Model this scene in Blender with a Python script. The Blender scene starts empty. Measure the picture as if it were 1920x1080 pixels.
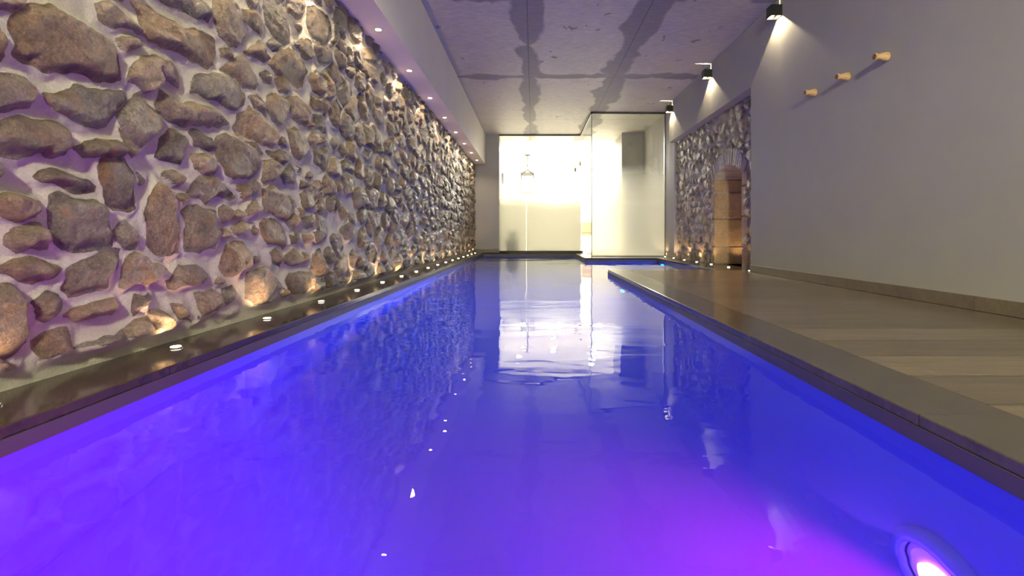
import bpy, bmesh, math, random
import numpy as np
from mathutils import Vector, Matrix
R = math.radians
S = bpy.context.scene
C = S.collection

# ------------------------------------------------------------------ camera, world, exposure
CAM_H = 0.385
cd = bpy.data.cameras.new('camera'); cam = bpy.data.objects.new('camera', cd); C.objects.link(cam)
cam.location = (0, 0, CAM_H); cam.rotation_euler = (R(90), 0, 0)
cd.sensor_width = 36; cd.lens = 18
cd.shift_x = -40/1920; cd.shift_y = -100/1920
cd.clip_start = 0.02; cd.clip_end = 100
S.camera = cam
w = bpy.data.worlds.new('world'); S.world = w; w.use_nodes = True
w.node_tree.nodes['Background'].inputs[0].default_value = (0.9, 0.85, 0.8, 1)
w.node_tree.nodes['Background'].inputs[1].default_value = 0.0
S.view_settings.view_transform = 'Standard'; S.view_settings.look = 'None'
S.view_settings.gamma = 1; S.view_settings.use_curve_mapping = False
S.view_settings.exposure = 0.0
S.cycles.use_denoising = True
S.cycles.max_bounces = 14; S.cycles.transparent_max_bounces = 16
S.cycles.sample_clamp_indirect = 6.0

# lamp strengths
E_POOL_NEAR, E_POOL_FAR = 520.0, 3700.0
E_POOL_SPOT = 250.0
E_WALL_DOWN, E_WALL_UP = 7.0, 14.0
E_REAR, E_OVER = 2100.0, 38.0
E_SOFFIT = 28.0
E_FLOOR = 5.5
E_INNER = 390.0
VIOLET = (0.90, 0.010, 0.85); LENSV = (.44, .10, 1.0); BLUE = (0.0, 0.15, 1.0); LAMP = (1.0, 0.84, 0.54)
WARM = (1.0, 0.80, 0.56); WARM2 = (1.0, 0.66, 0.34); CREAM = (0.98, 0.97, 0.74)

# ------------------------------------------------------------------ main dimensions (m)
XR = 2.25            # right plaster wall face
HC = 2.55            # ceiling
XL = -1.305          # foot of the left stone wall
PL, PR = -1.066, 0.825   # pool edges
PEND = 10.87         # far pool edge
YP = 5.66            # end of the right deck
EXR, EXE = 2.03, 8.42    # side bay of the pool
WZ = -0.060          # water level
YB = 11.08           # back partition
YG, XG = 9.06, 1.03  # glass corner
Y0 = -5.0            # rear wall
PY0 = -0.55          # near pool edge
YC = 5.294           # corner plain wall / stone recess
YE = 8.48            # far end of recess
ZL = 1.910           # lintel / soffit underside

# ------------------------------------------------------------------ helpers
def lk(o, parent=None):
    C.objects.link(o)
    if parent: o.parent = parent
    return o
def obj(name, bm, mat, parent=None, smooth=False, kind=None):
    me = bpy.data.meshes.new(name)
    if smooth:
        for f in bm.faces: f.smooth = True
    bm.normal_update(); bm.to_mesh(me); bm.free()
    for m in (mat if isinstance(mat, (list, tuple)) else [mat]): me.materials.append(m)
    o = lk(bpy.data.objects.new(name, me), parent)
    if kind: o['kind'] = kind
    return o
def struct(name, bm, mat, smooth=False, parent=None):
    return obj(name, bm, mat, parent, smooth, None if parent else 'structure')
def thing(name, label, cat, loc=(0, 0, 0), group=None):
    o = lk(bpy.data.objects.new(name, None)); o.location = loc; o.empty_display_size = 0.05
    o['label'] = label; o['category'] = cat
    if group: o['group'] = group
    return o
def tag(o, label, cat, group=None):
    o['label'] = label; o['category'] = cat
    if group: o['group'] = group
    return o
def dup(root, loc, label):
    r = root.copy(); C.objects.link(r); r.location = loc; r['label'] = label
    for ch in list(root.children):
        c = ch.copy(); C.objects.link(c); c.parent = r
        for g in list(ch.children):
            d = g.copy(); C.objects.link(d); d.parent = c
    return r
def bx(bm, x0, x1, y0, y1, z0, z1, mi=0, bev=0):
    vs = [bm.verts.new((x, y, z)) for x in (x0, x1) for y in (y0, y1) for z in (z0, z1)]
    fs = [(0,1,3,2), (4,6,7,5), (0,4,5,1), (2,3,7,6), (0,2,6,4), (1,5,7,3)]
    out = []
    for f in fs:
        F = bm.faces.new([vs[i] for i in f]); F.material_index = mi; out.append(F)
    if bev:
        es = list({e for F in out for e in F.edges})
        bmesh.ops.bevel(bm, geom=es, offset=bev, segments=2, affect='EDGES', profile=0.5)
    return bm
def box(*a, **k):
    bm = bmesh.new(); bx(bm, *a, **k); return bm
def lathe(bm, prof, seg=24, axis='Z', mat=None, cap=True):
    rings = []
    for r, h in prof:
        ring = []
        for i in range(seg):
            a = 2*math.pi*i/seg
            p = Vector((r*math.cos(a), r*math.sin(a), h))
            if axis == 'X': p = Vector((h, p.x, p.y))
            if axis == 'Y': p = Vector((p.x, h, p.y))
            if mat: p = mat @ p
            ring.append(bm.verts.new(p))
        rings.append(ring)
    for a, b in zip(rings, rings[1:]):
        for i in range(seg):
            j = (i+1) % seg
            bm.faces.new((a[i], a[j], b[j], b[i]))
    if cap:
        bm.faces.new(list(reversed(rings[0]))); bm.faces.new(rings[-1])
    bmesh.ops.recalc_face_normals(bm, faces=bm.faces[:])
    return bm
def tube(bm, pts, r, seg=8):
    pts = [Vector(p) for p in pts]; rings = []
    for i, p in enumerate(pts):
        d = (pts[min(i+1, len(pts)-1)] - pts[max(i-1, 0)]).normalized()
        u = d.orthogonal().normalized(); v = d.cross(u)
        rings.append([bm.verts.new(p + r*(math.cos(2*math.pi*k/seg)*u + math.sin(2*math.pi*k/seg)*v)) for k in range(seg)])
    for a, b in zip(rings, rings[1:]):
        # match nearest start to avoid twist
        off = min(range(seg), key=lambda o: sum((a[k].co-b[(k+o) % seg].co).length for k in range(seg)))
        for i in range(seg):
            j = (i+1) % seg
            bm.faces.new((a[i], a[j], b[(j+off) % seg], b[(i+off) % seg]))
    bm.faces.new(rings[0]); bm.faces.new(rings[-1])
    bmesh.ops.recalc_face_normals(bm, faces=bm.faces[:])
    return bm

def light(name, typ, loc, energy, col, parent, rot=(0, 0, 0), size=60, blend=.3, rad=.01):
    d = bpy.data.lights.new(name, typ); d.energy = energy; d.color = col
    d.shadow_soft_size = rad
    if typ == 'SPOT': d.spot_size = R(size); d.spot_blend = blend
    o = bpy.data.objects.new(name, d); lk(o, parent); o.location = loc; o.rotation_euler = rot; return o

# ------------------------------------------------------------------ materials
class NT:
    def __init__(s, name):
        s.m = bpy.data.materials.new(name); s.m.use_nodes = True
        s.t = s.m.node_tree; s.n = s.t.nodes; s.l = s.t.links
        s.p = s.n.get('Principled BSDF'); s.o = s.n.get('Material Output')
    def N(s, typ, ins=None, **kw):
        nd = s.n.new(typ)
        for k, v in kw.items(): setattr(nd, k, v)
        for k, v in (ins or {}).items(): s.set(nd.inputs[k], v)
        return nd
    def set(s, sock, v):
        if isinstance(v, bpy.types.NodeSocket): s.l.new(v, sock)
        else: sock.default_value = v
    def math(s, op, a, b=0.0, c=None, clamp=False):
        nd = s.N('ShaderNodeMath', operation=op, use_clamp=clamp)
        s.set(nd.inputs[0], a); s.set(nd.inputs[1], b)
        if c is not None: s.set(nd.inputs[2], c)
        return nd.outputs[0]
    def ramp(s, fac, stops):
        nd = s.N('ShaderNodeValToRGB'); cr = nd.color_ramp
        while len(cr.elements) < len(stops): cr.elements.new(0.5)
        for e, (p, c) in zip(cr.elements, stops):
            e.position = p; e.color = c if len(c) == 4 else (*c, 1)
        s.l.new(fac, nd.inputs[0]); return nd.outputs[0]
    def noise(s, vec, scale, detail=4, rough=0.55, dist=0.0):
        return s.N('ShaderNodeTexNoise', {'Vector': vec, 'Scale': scale, 'Detail': detail, 'Roughness': rough, 'Distortion': dist}).outputs['Fac']
    def mix(s, f, a, b, bt='MIX'):
        nd = s.N('ShaderNodeMix', data_type='RGBA', blend_type=bt)
        s.set(nd.inputs[0], f); s.set(nd.inputs[6], a); s.set(nd.inputs[7], b); return nd.outputs[2]
    def mapr(s, v, a, b, c=0.0, d=1.0):
        nd = s.N('ShaderNodeMapRange'); nd.clamp = True
        s.set(nd.inputs[0], v)
        for i, q in zip((1, 2, 3, 4), (a, b, c, d)): nd.inputs[i].default_value = q
        return nd.outputs[0]
    def obj(s, scale=(1, 1, 1)):
        tc = s.N('ShaderNodeTexCoord')
        return s.N('ShaderNodeMapping', {'Vector': tc.outputs['Object'], 'Scale': scale}).outputs[0]
    def bump(s, h, strength, dist):
        return s.N('ShaderNodeBump', {'Height': h, 'Strength': strength, 'Distance': dist}).outputs[0]
def lin(r, g, b):
    f = lambda c: (c/255/12.92) if c/255 <= 0.04045 else ((c/255+0.055)/1.055)**2.4
    return (f(r), f(g), f(b), 1)

def m_plain(name, col, rough=0.5, metal=0.0, bump=0.0, bscale=200, spec=0.5):
    t = NT(name); t.set(t.p.inputs['Base Color'], col); t.p.inputs['Roughness'].default_value = rough
    t.p.inputs['Metallic'].default_value = metal; t.p.inputs['Specular IOR Level'].default_value = spec
    v = t.obj(); n = t.noise(v, bscale, 3)
    t.set(t.p.inputs['Base Color'], t.mix(n, tuple(c*0.93 for c in col[:3])+(1,), tuple(min(1, c*1.06) for c in col[:3])+(1,)))
    if bump: t.set(t.p.inputs['Normal'], t.bump(n, bump, 0.002))
    return t.m
def m_emit(name, col, strength):
    t = NT(name); t.n.remove(t.p)
    v = t.obj(); n = t.noise(v, 40, 1)
    e = t.N('ShaderNodeEmission', {'Color': (*col, 1)})
    t.set(e.inputs['Strength'], t.mapr(n, 0, 1, strength*0.95, strength*1.05))
    t.l.new(e.outputs[0], t.o.inputs[0]); return t.m

def m_stone(name, mortar, attr='stone_tint'):
    t = NT(name); v = t.obj()
    a = t.N('ShaderNodeAttribute', attribute_name=attr)
    col, mask = a.outputs['Color'], a.outputs['Alpha']
    n1 = t.noise(v, 26, 8, 0.68, 0.6); n2 = t.noise(v, 120, 6, 0.7); n3 = t.noise(v, 7, 5, 0.6, 0.8)
    c = t.mix(t.mapr(n1, 0.3, 0.7), t.mix(1.0, col, (0.50, 0.48, 0.45, 1), 'MULTIPLY'), t.mix(1.0, col, (1.50, 1.46, 1.36, 1), 'MULTIPLY'))
    c = t.mix(t.mapr(n2, 0.48, 0.70, 0, 0.8), c, t.mix(1.0, c, (1.9, 1.85, 1.65, 1), 'MULTIPLY'))
    c = t.mix(t.mapr(n2, 0.46, 0.30, 0, 0.75), c, t.mix(1.0, c, (0.42, 0.40, 0.38, 1), 'MULTIPLY'))
    c = t.mix(t.mapr(n3, 0.57, 0.68, 0, 0.6), c, (0.27, 0.135, 0.045, 1))       # iron stains
    mcol = t.mix(t.mapr(n2, 0.3, 0.7), tuple(q*0.80 for q in mortar[:3])+(1,), mortar)
    # ragged edge between stone face and mortar smear
    mk = t.math('ADD', mask, t.math('MULTIPLY', t.math('SUBTRACT', n1, 0.5), 0.9))
    mk = t.mapr(mk, 0.42, 0.55)
    t.set(t.p.inputs['Base Color'], t.mix(mk, mcol, c))
    t.set(t.p.inputs['Roughness'], t.mapr(mk, 0, 1, 0.9, 0.36))
    t.p.inputs['Specular IOR Level'].default_value = 0.5
    h = t.math('ADD', t.math('MULTIPLY', n1, t.math('MULTIPLY_ADD', mk, 0.85, 0.15)), t.math('MULTIPLY', n2, 0.45))
    h = t.math('ADD', h, t.math('MULTIPLY', t.noise(v, 340, 3, 0.6), 0.10))
    t.set(t.p.inputs['Normal'], t.bump(h, 1.0, 0.024))
    return t.m

def m_concrete():
    t = NT('raw_concrete'); v = t.obj(); vs = t.obj((0.35, 1.0, 1.0))
    sep = t.N('ShaderNodeSeparateXYZ', {'Vector': t.obj()}); X, Y = sep.outputs[0], sep.outputs[1]
    n1 = t.noise(v, 3.0, 6, 0.6, 0.3); n2 = t.noise(t.obj((1.0, 3.2, 1)), 9, 6, 0.65); n3 = t.noise(v, 60, 4)
    wob = t.math('MULTIPLY', t.math('SUBTRACT', t.noise(t.obj((0.9, 0.55, 1)), 2.6, 3, 0.45, 0.5), 0.5), 0.50)
    def dist(a, pos): return t.math('ABSOLUTE', t.math('SUBTRACT', a, pos))
    d1 = t.math('SUBTRACT', dist(X, -0.06), 0.12); d2 = t.math('SUBTRACT', dist(X, 1.11), 0.16)
    d3 = t.math('SUBTRACT', dist(Y, 7.0), 0.10); d4 = t.math('SUBTRACT', dist(Y, 4.4), 0.3)
    d = t.math('MINIMUM', t.math('MINIMUM', d1, d2), t.math('MINIMUM', d3, d4))
    damp = t.mapr(t.math('ADD', d, wob), -0.02, 0.02, 1, 0)
    blob = t.mapr(t.noise(t.obj((1.5, 1.0, 1)), 4.2, 2, 0.5, 0.6), 0.70, 0.715, 0, 1)
    damp = t.math('MAXIMUM', damp, blob)
    fleck = t.mapr(t.noise(t.obj((1.0, 5.0, 1)), 14, 3, 0.5), 0.70, 0.76, 0, 0.6)
    light = t.mix(t.mapr(n2, 0.3, 0.7), lin(174, 168, 160), lin(206, 199, 189))
    light = t.mix(fleck, light, lin(130, 122, 122))
    dark = t.mix(t.mapr(n2, 0.3, 0.7), lin(130, 124, 127), lin(148, 142, 142))
    c = t.mix(damp, light, dark)
    c = t.mix(t.mapr(n1, 0.35, 0.7, 0, 0.45), c, t.mix(1.0, c, (0.72, 0.70, 0.72, 1), 'MULTIPLY'))
    # formwork joints
    j = None
    for a, p in ((X, -0.06), (X, 1.11), (Y, 7.05), (Y, 9.62), (Y, 4.48), (Y, 1.9)):
        q = t.mapr(dist(a, p), 0.003, 0.009, 1, 0); j = q if j is None else t.math('MAXIMUM', j, q)
    c = t.mix(t.math('MULTIPLY', j, 0.6), c, lin(70, 64, 66))
    t.set(t.p.inputs['Base Color'], c)
    t.set(t.p.inputs['Roughness'], t.mapr(damp, 0, 1, 0.52, 0.62))
    h = t.math('SUBTRACT', t.math('ADD', n2, t.math('MULTIPLY', n3, 0.4)), j)
    t.set(t.p.inputs['Normal'], t.bump(h, 0.25, 0.004))
    return t.m

def m_plaster(name, col, rough=0.8):
    t = NT(name); v = t.obj(); n = t.noise(v, 180, 4, 0.6); n2 = t.noise(v, 2.2, 4, 0.6)
    c = t.mix(n2, tuple(q*0.92 for q in col[:3])+(1,), tuple(q*1.06 for q in col[:3])+(1,))
    t.set(t.p.inputs['Base Color'], c); t.p.inputs['Roughness'].default_value = rough
    t.p.inputs['Specular IOR Level'].default_value = 0.3
    t.set(t.p.inputs['Normal'], t.bump(n, 0.25, 0.002)); return t.m

def m_tile(name, c0, c1, rough, jx=0.0, jy=0.6, off=0.0):
    """dark honed stone coping with joints every jy along y (or jx along x)"""
    t = NT(name); v = t.obj()
    n = t.noise(t.obj((1, 1, 1)), 9, 7, 0.65, 0.7); n2 = t.noise(v, 70, 4)
    c = t.mix(t.mapr(n, 0.3, 0.7), c0, c1)
    c = t.mix(t.mapr(n2, 0.4, 0.8, 0, 0.3), c, tuple(q*1.5 for q in c1[:3])+(1,))
    sep = t.N('ShaderNodeSeparateXYZ', {'Vector': v})
    j = None
    for a, step in ((sep.outputs[0], jx), (sep.outputs[1], jy)):
        if not step: continue
        fr = t.math('FRACT', t.math('DIVIDE', t.math('ADD', a, off), step))
        q = t.mapr(t.math('ABSOLUTE', t.math('SUBTRACT', fr, 0.5)), 0.5-0.0016/step*1.4, 0.5-0.0006/step, 0, 1)
        j = q if j is None else t.math('MAXIMUM', j, q)
    c = t.mix(t.math('MULTIPLY', j, 0.7), c, (0.01, 0.009, 0.008, 1))
    t.set(t.p.inputs['Base Color'], c)
    t.set(t.p.inputs['Roughness'], t.mapr(n, 0.3, 0.7, rough*0.85, rough*1.15))
    t.p.inputs['Specular IOR Level'].default_value = 0.6
    t.set(t.p.inputs['Normal'], t.bump(t.math('SUBTRACT', t.math('MULTIPLY', n2, 0.2), j), 0.15, 0.002))
    return t.m

def m_deck():
    t = NT('wood_look_planks'); v = t.obj()
    sep = t.N('ShaderNodeSeparateXYZ', {'Vector': v}); X, Y = sep.outputs[0], sep.outputs[1]
    q = t.math('DIVIDE', t.math('ADD', Y, 0.017), 0.2355)
    row = t.math('FLOOR', q); fr = t.math('FRACT', q)
    rnd = t.N('ShaderNodeTexWhiteNoise', {'W': row}, noise_dimensions='1D')
    xs = t.math('DIVIDE', t.math('ADD', X, 2.0), 6.0)
    cx = t.math('FLOOR', xs); fx = t.math('FRACT', xs)
    rnd2 = t.N('ShaderNodeTexWhiteNoise', {'W': t.math('ADD', t.math('MULTIPLY', row, 7.31), t.math('MULTIPLY', cx, 3.17))}, noise_dimensions='1D')
    r2 = rnd2.outputs['Value']
    gv = t.N('ShaderNodeCombineXYZ', {'X': t.math('MULTIPLY', X, 1.4), 'Y': t.math('MULTIPLY', Y, 26.0), 'Z': t.math('MULTIPLY', r2, 40.0)}).outputs[0]
    g = t.noise(gv, 1.6, 6, 0.6, 0.7); g2 = t.noise(gv, 6.0, 4, 0.6)
    base = t.ramp(r2, [(0.0, lin(98, 86, 69)), (0.25, lin(116, 102, 82)), (0.5, lin(132, 117, 95)), (0.75, lin(104, 92, 74)), (1.0, lin(124, 110, 90))])
    c = t.mix(t.mapr(g, 0.3, 0.75, 0, 0.75), base, t.mix(1.0, base, (0.58, 0.55, 0.52, 1), 'MULTIPLY'))
    c = t.mix(t.mapr(g2, 0.5, 0.8, 0, 0.3), c, t.mix(1.0, c, (1.35, 1.32, 1.28, 1), 'MULTIPLY'))
    jy = t.mapr(t.math('ABSOLUTE', t.math('SUBTRACT', fr, 0.5)), 0.478, 0.490, 0, 1)
    jx = t.mapr(t.math('ABSOLUTE', t.math('SUBTRACT', fx, 0.5)), 0.4982, 0.4994, 0, 1)
    j = t.math('MAXIMUM', jx, jy)
    c = t.mix(t.math('MULTIPLY', j, 0.8), c, (0.025, 0.02, 0.016, 1))
    t.set(t.p.inputs['Base Color'], c)
    t.set(t.p.inputs['Roughness'], t.mapr(g, 0.3, 0.7, 0.17, 0.27))
    t.set(t.p.inputs['Normal'], t.bump(t.math('SUBTRACT', t.math('MULTIPLY', g, 0.25), j), 0.12, 0.002))
    return t.m

def m_water():
    t = NT('pool_water_surface'); t.n.remove(t.p)
    tc = t.N('ShaderNodeTexCoord').outputs['Object']
    a = t.N('ShaderNodeMapping', {'Vector': tc, 'Scale': (1.0, 1.0, 1)}).outputs[0]
    b = t.N('ShaderNodeMapping', {'Vector': tc, 'Scale': (1.0, 1.7, 1), 'Rotation': (0, 0, 0.5)}).outputs[0]
    h = t.math('ADD', t.math('MULTIPLY', t.noise(a, 1.1, 2, 0.4, 0.4), 1.0), t.math('MULTIPLY', t.noise(b, 4.5, 2, 0.4, 0.5), 0.13))
    nrm = t.bump(h, 1.0, 0.012)
    g = t.N('ShaderNodeBsdfGlass', {'Color': (0.94, 0.97, 1.0, 1), 'Roughness': 0.0, 'IOR': 1.33, 'Normal': nrm})
    t.l.new(g.outputs[0], t.o.inputs[0])
    v = t.N('ShaderNodeVolumeScatter', {'Color': (0.75, 0.86, 0.98, 1), 'Density': 0.09, 'Anisotropy': 0.3})
    t.l.new(v.outputs[0], t.o.inputs[1]); return t.m

def m_glass(name, frost, tint=1.0, refl=.12, fk=1.0):
    t = NT(name); t.n.remove(t.p)
    fr = t.N('ShaderNodeFresnel', {'IOR': 1.5}).outputs[0]
    clear = t.N('ShaderNodeMixShader', {0: t.math('MULTIPLY', fr, fk)})
    t.l.new(t.N('ShaderNodeBsdfTransparent', {'Color': (0.97, 0.985, 0.96, 1)}).outputs[0], clear.inputs[1])
    t.l.new(t.N('ShaderNodeBsdfGlossy', {'Color': (1, 1, 1, 1), 'Roughness': 0.0}).outputs[0], clear.inputs[2])
    out = clear.outputs[0]
    if frost:
        sep = t.N('ShaderNodeSeparateXYZ', {'Vector': t.N('ShaderNodeTexCoord').outputs['Object']})
        n = t.noise(t.obj((1, 1, 0.4)), 1.3, 3)
        z = t.math('ADD', sep.outputs[2], t.math('MULTIPLY', t.math('SUBTRACT', n, 0.5), 0.25))
        f = t.mapr(z, 0.95, 1.62, 0.93, 0.0)
        milk = t.N('ShaderNodeMixShader', {0: refl})
        t.l.new(t.N('ShaderNodeBsdfTranslucent', {'Color': (0.88*tint, 0.88*tint, 0.80*tint, 1)}).outputs[0], milk.inputs[1])
        t.l.new(t.N('ShaderNodeBsdfDiffuse', {'Color': (0.85, 0.85, 0.80, 1)}).outputs[0], milk.inputs[2])
        soft = t.N('ShaderNodeMixShader', {0: 0.55})
        t.l.new(milk.outputs[0], soft.inputs[1])
        t.l.new(t.N('ShaderNodeBsdfRefraction', {'Color': (0.96*tint, 0.96*tint, 0.88*tint, 1), 'Roughness': 0.55, 'IOR': 1.25}).outputs[0], soft.inputs[2])
        mx = t.N('ShaderNodeMixShader', {0: f}); t.l.new(out, mx.inputs[1]); t.l.new(soft.outputs[0], mx.inputs[2])
        out = mx.outputs[0]
    t.l.new(out, t.o.inputs[0]); return t.m

M = {}
M['stone'] = m_stone('rubble_stone_and_lime_mortar', lin(216, 206, 188))
M['stone_r'] = m_stone('old_rubble_stone', lin(186, 176, 162))
M['concrete'] = m_concrete()
M['plaster'] = m_plaster('taupe_plaster', lin(162, 158, 150))
M['soffit'] = m_plaster('soffit_paint', lin(230, 222, 210))
M['greywall'] = m_plaster('grey_plaster', lin(168, 164, 160))
M['white'] = m_plaster('white_paint', lin(238, 234, 222))
M['cope_l'] = m_tile('dark_brown_coping', lin(44, 37, 29), lin(64, 55, 44), 0.085, 0, 0.9, 0.3)
M['cope_r'] = m_tile('grey_brown_coping', lin(62, 57, 48), lin(84, 77, 65), 0.15, 0, 0.9, -0.196)
M['deck'] = m_deck()
M['skirt'] = m_tile('skirting_tile', lin(92, 81, 67), lin(114, 102, 85), 0.4, 0, 0.9, 0.1)
M['poolwall'] = m_plain('pool_liner', (0.065, 0.11, 0.66, 1), 0.6, 0, 0, 30)
M['channel'] = m_plain('dark_overflow_edge', lin(70, 64, 70), 0.4)
M['water'] = m_water()
M['frost'] = m_glass('gradient_frosted_glass', True, .42)
M['frost2'] = m_glass('pale_frosted_glass', True, 1.0, .40)
M['clear'] = m_glass('clear_glass', False, fk=.4)
M['edge'] = m_plain('polished_glass_edge', lin(120, 140, 125), 0.2)
M['alu'] = m_plain('brushed_aluminium', lin(150, 150, 148), 0.35, 0.9)
M['darkalu'] = m_plain('dark_channel', lin(60, 58, 58), 0.4, 0.5)
M['black'] = m_plain('black_powder_coat', lin(22, 22, 22), 0.45, 0, 0.1, 400)
M['chrome'] = m_plain('reflector', lin(230, 225, 215), 0.15, 1.0)
M['steel'] = m_plain('stainless_rim', lin(190, 188, 184), 0.25, 1.0)
M['wood'] = None
M['lensW'] = m_emit('wall_lamp_lens', LAMP, 5)
M['lensS'] = m_emit('soffit_lamp_lens', CREAM, 28)
M['lensF'] = m_emit('floor_spot_lens', (1, .86, .62), 9)
M['panel'] = m_emit('recessed_lamp_lens', (1, .95, .85), 3.5)

def m_wood():
    t = NT('pale_oak'); v = t.obj((1.2, 14, 14)); n = t.noise(v, 14, 6, 0.6, 1.0); n2 = t.noise(t.obj((4, 60, 60)), 10, 4)
    t.set(t.p.inputs['Base Color'], t.mix(t.mapr(n, 0.3, 0.7), lin(190, 150, 96), lin(226, 192, 138)))
    t.p.inputs['Roughness'].default_value = 0.55
    t.set(t.p.inputs['Normal'], t.bump(n2, 0.1, 0.001)); return t.m
M['wood'] = m_wood()
M['endgrain'] = m_plain('oak_end_grain', lin(124, 88, 50), .6)

# ------------------------------------------------------------------ numpy noise & rubble
rng = np.random.default_rng(11)
def vnoise(u, v, seed, per=256):
    r = np.random.default_rng(seed).random((per, per))
    iu = np.floor(u).astype(int); iv = np.floor(v).astype(int)
    fu = u-iu; fv = v-iv; fu = fu*fu*(3-2*fu); fv = fv*fv*(3-2*fv)
    g = lambda a, b: r[a % per, b % per]
    return (g(iu, iv)*(1-fu)*(1-fv)+g(iu+1, iv)*fu*(1-fv)+g(iu, iv+1)*(1-fu)*fv+g(iu+1, iv+1)*fu*fv)-0.5
def fbm(u, v, seed, oct=5, gain=0.5, ridge=False):
    s = 0; a = 1.0
    for k in range(oct):
        n = vnoise(u*2**k+17.3*k, v*2**k+9.1*k, seed+k)
        if ridge: n = 0.25-np.abs(n)
        s = s+a*n; a *= gain
    return s
def sstep(a, b, x):
    t = np.clip((x-a)/(b-a), 0, 1); return t*t*(3-2*t)
def poly_sd(P, u, v):
    """signed distance (inside > 0) of points to polygon"""
    n = len(P); d = np.full(u.shape, 1e9); ins = np.zeros(u.shape, bool)
    for i in range(n):
        ax, ay = P[i]; bx_, by = P[(i+1) % n]
        ex, ey = bx_-ax, by-ay; wx, wy = u-ax, v-ay
        tt = np.clip((wx*ex+wy*ey)/(ex*ex+ey*ey+1e-12), 0, 1)
        d = np.minimum(d, (wx-ex*tt)**2+(wy-ey*tt)**2)
        c = ((ay <= v) & (by > v)) | ((by <= v) & (ay > v))
        with np.errstate(divide='ignore', invalid='ignore'):
            xi = ax+(v-ay)/(by-ay+1e-20)*ex
        ins ^= c & (u < xi)
    return np.where(ins, 1, -1)*np.sqrt(d)

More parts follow.
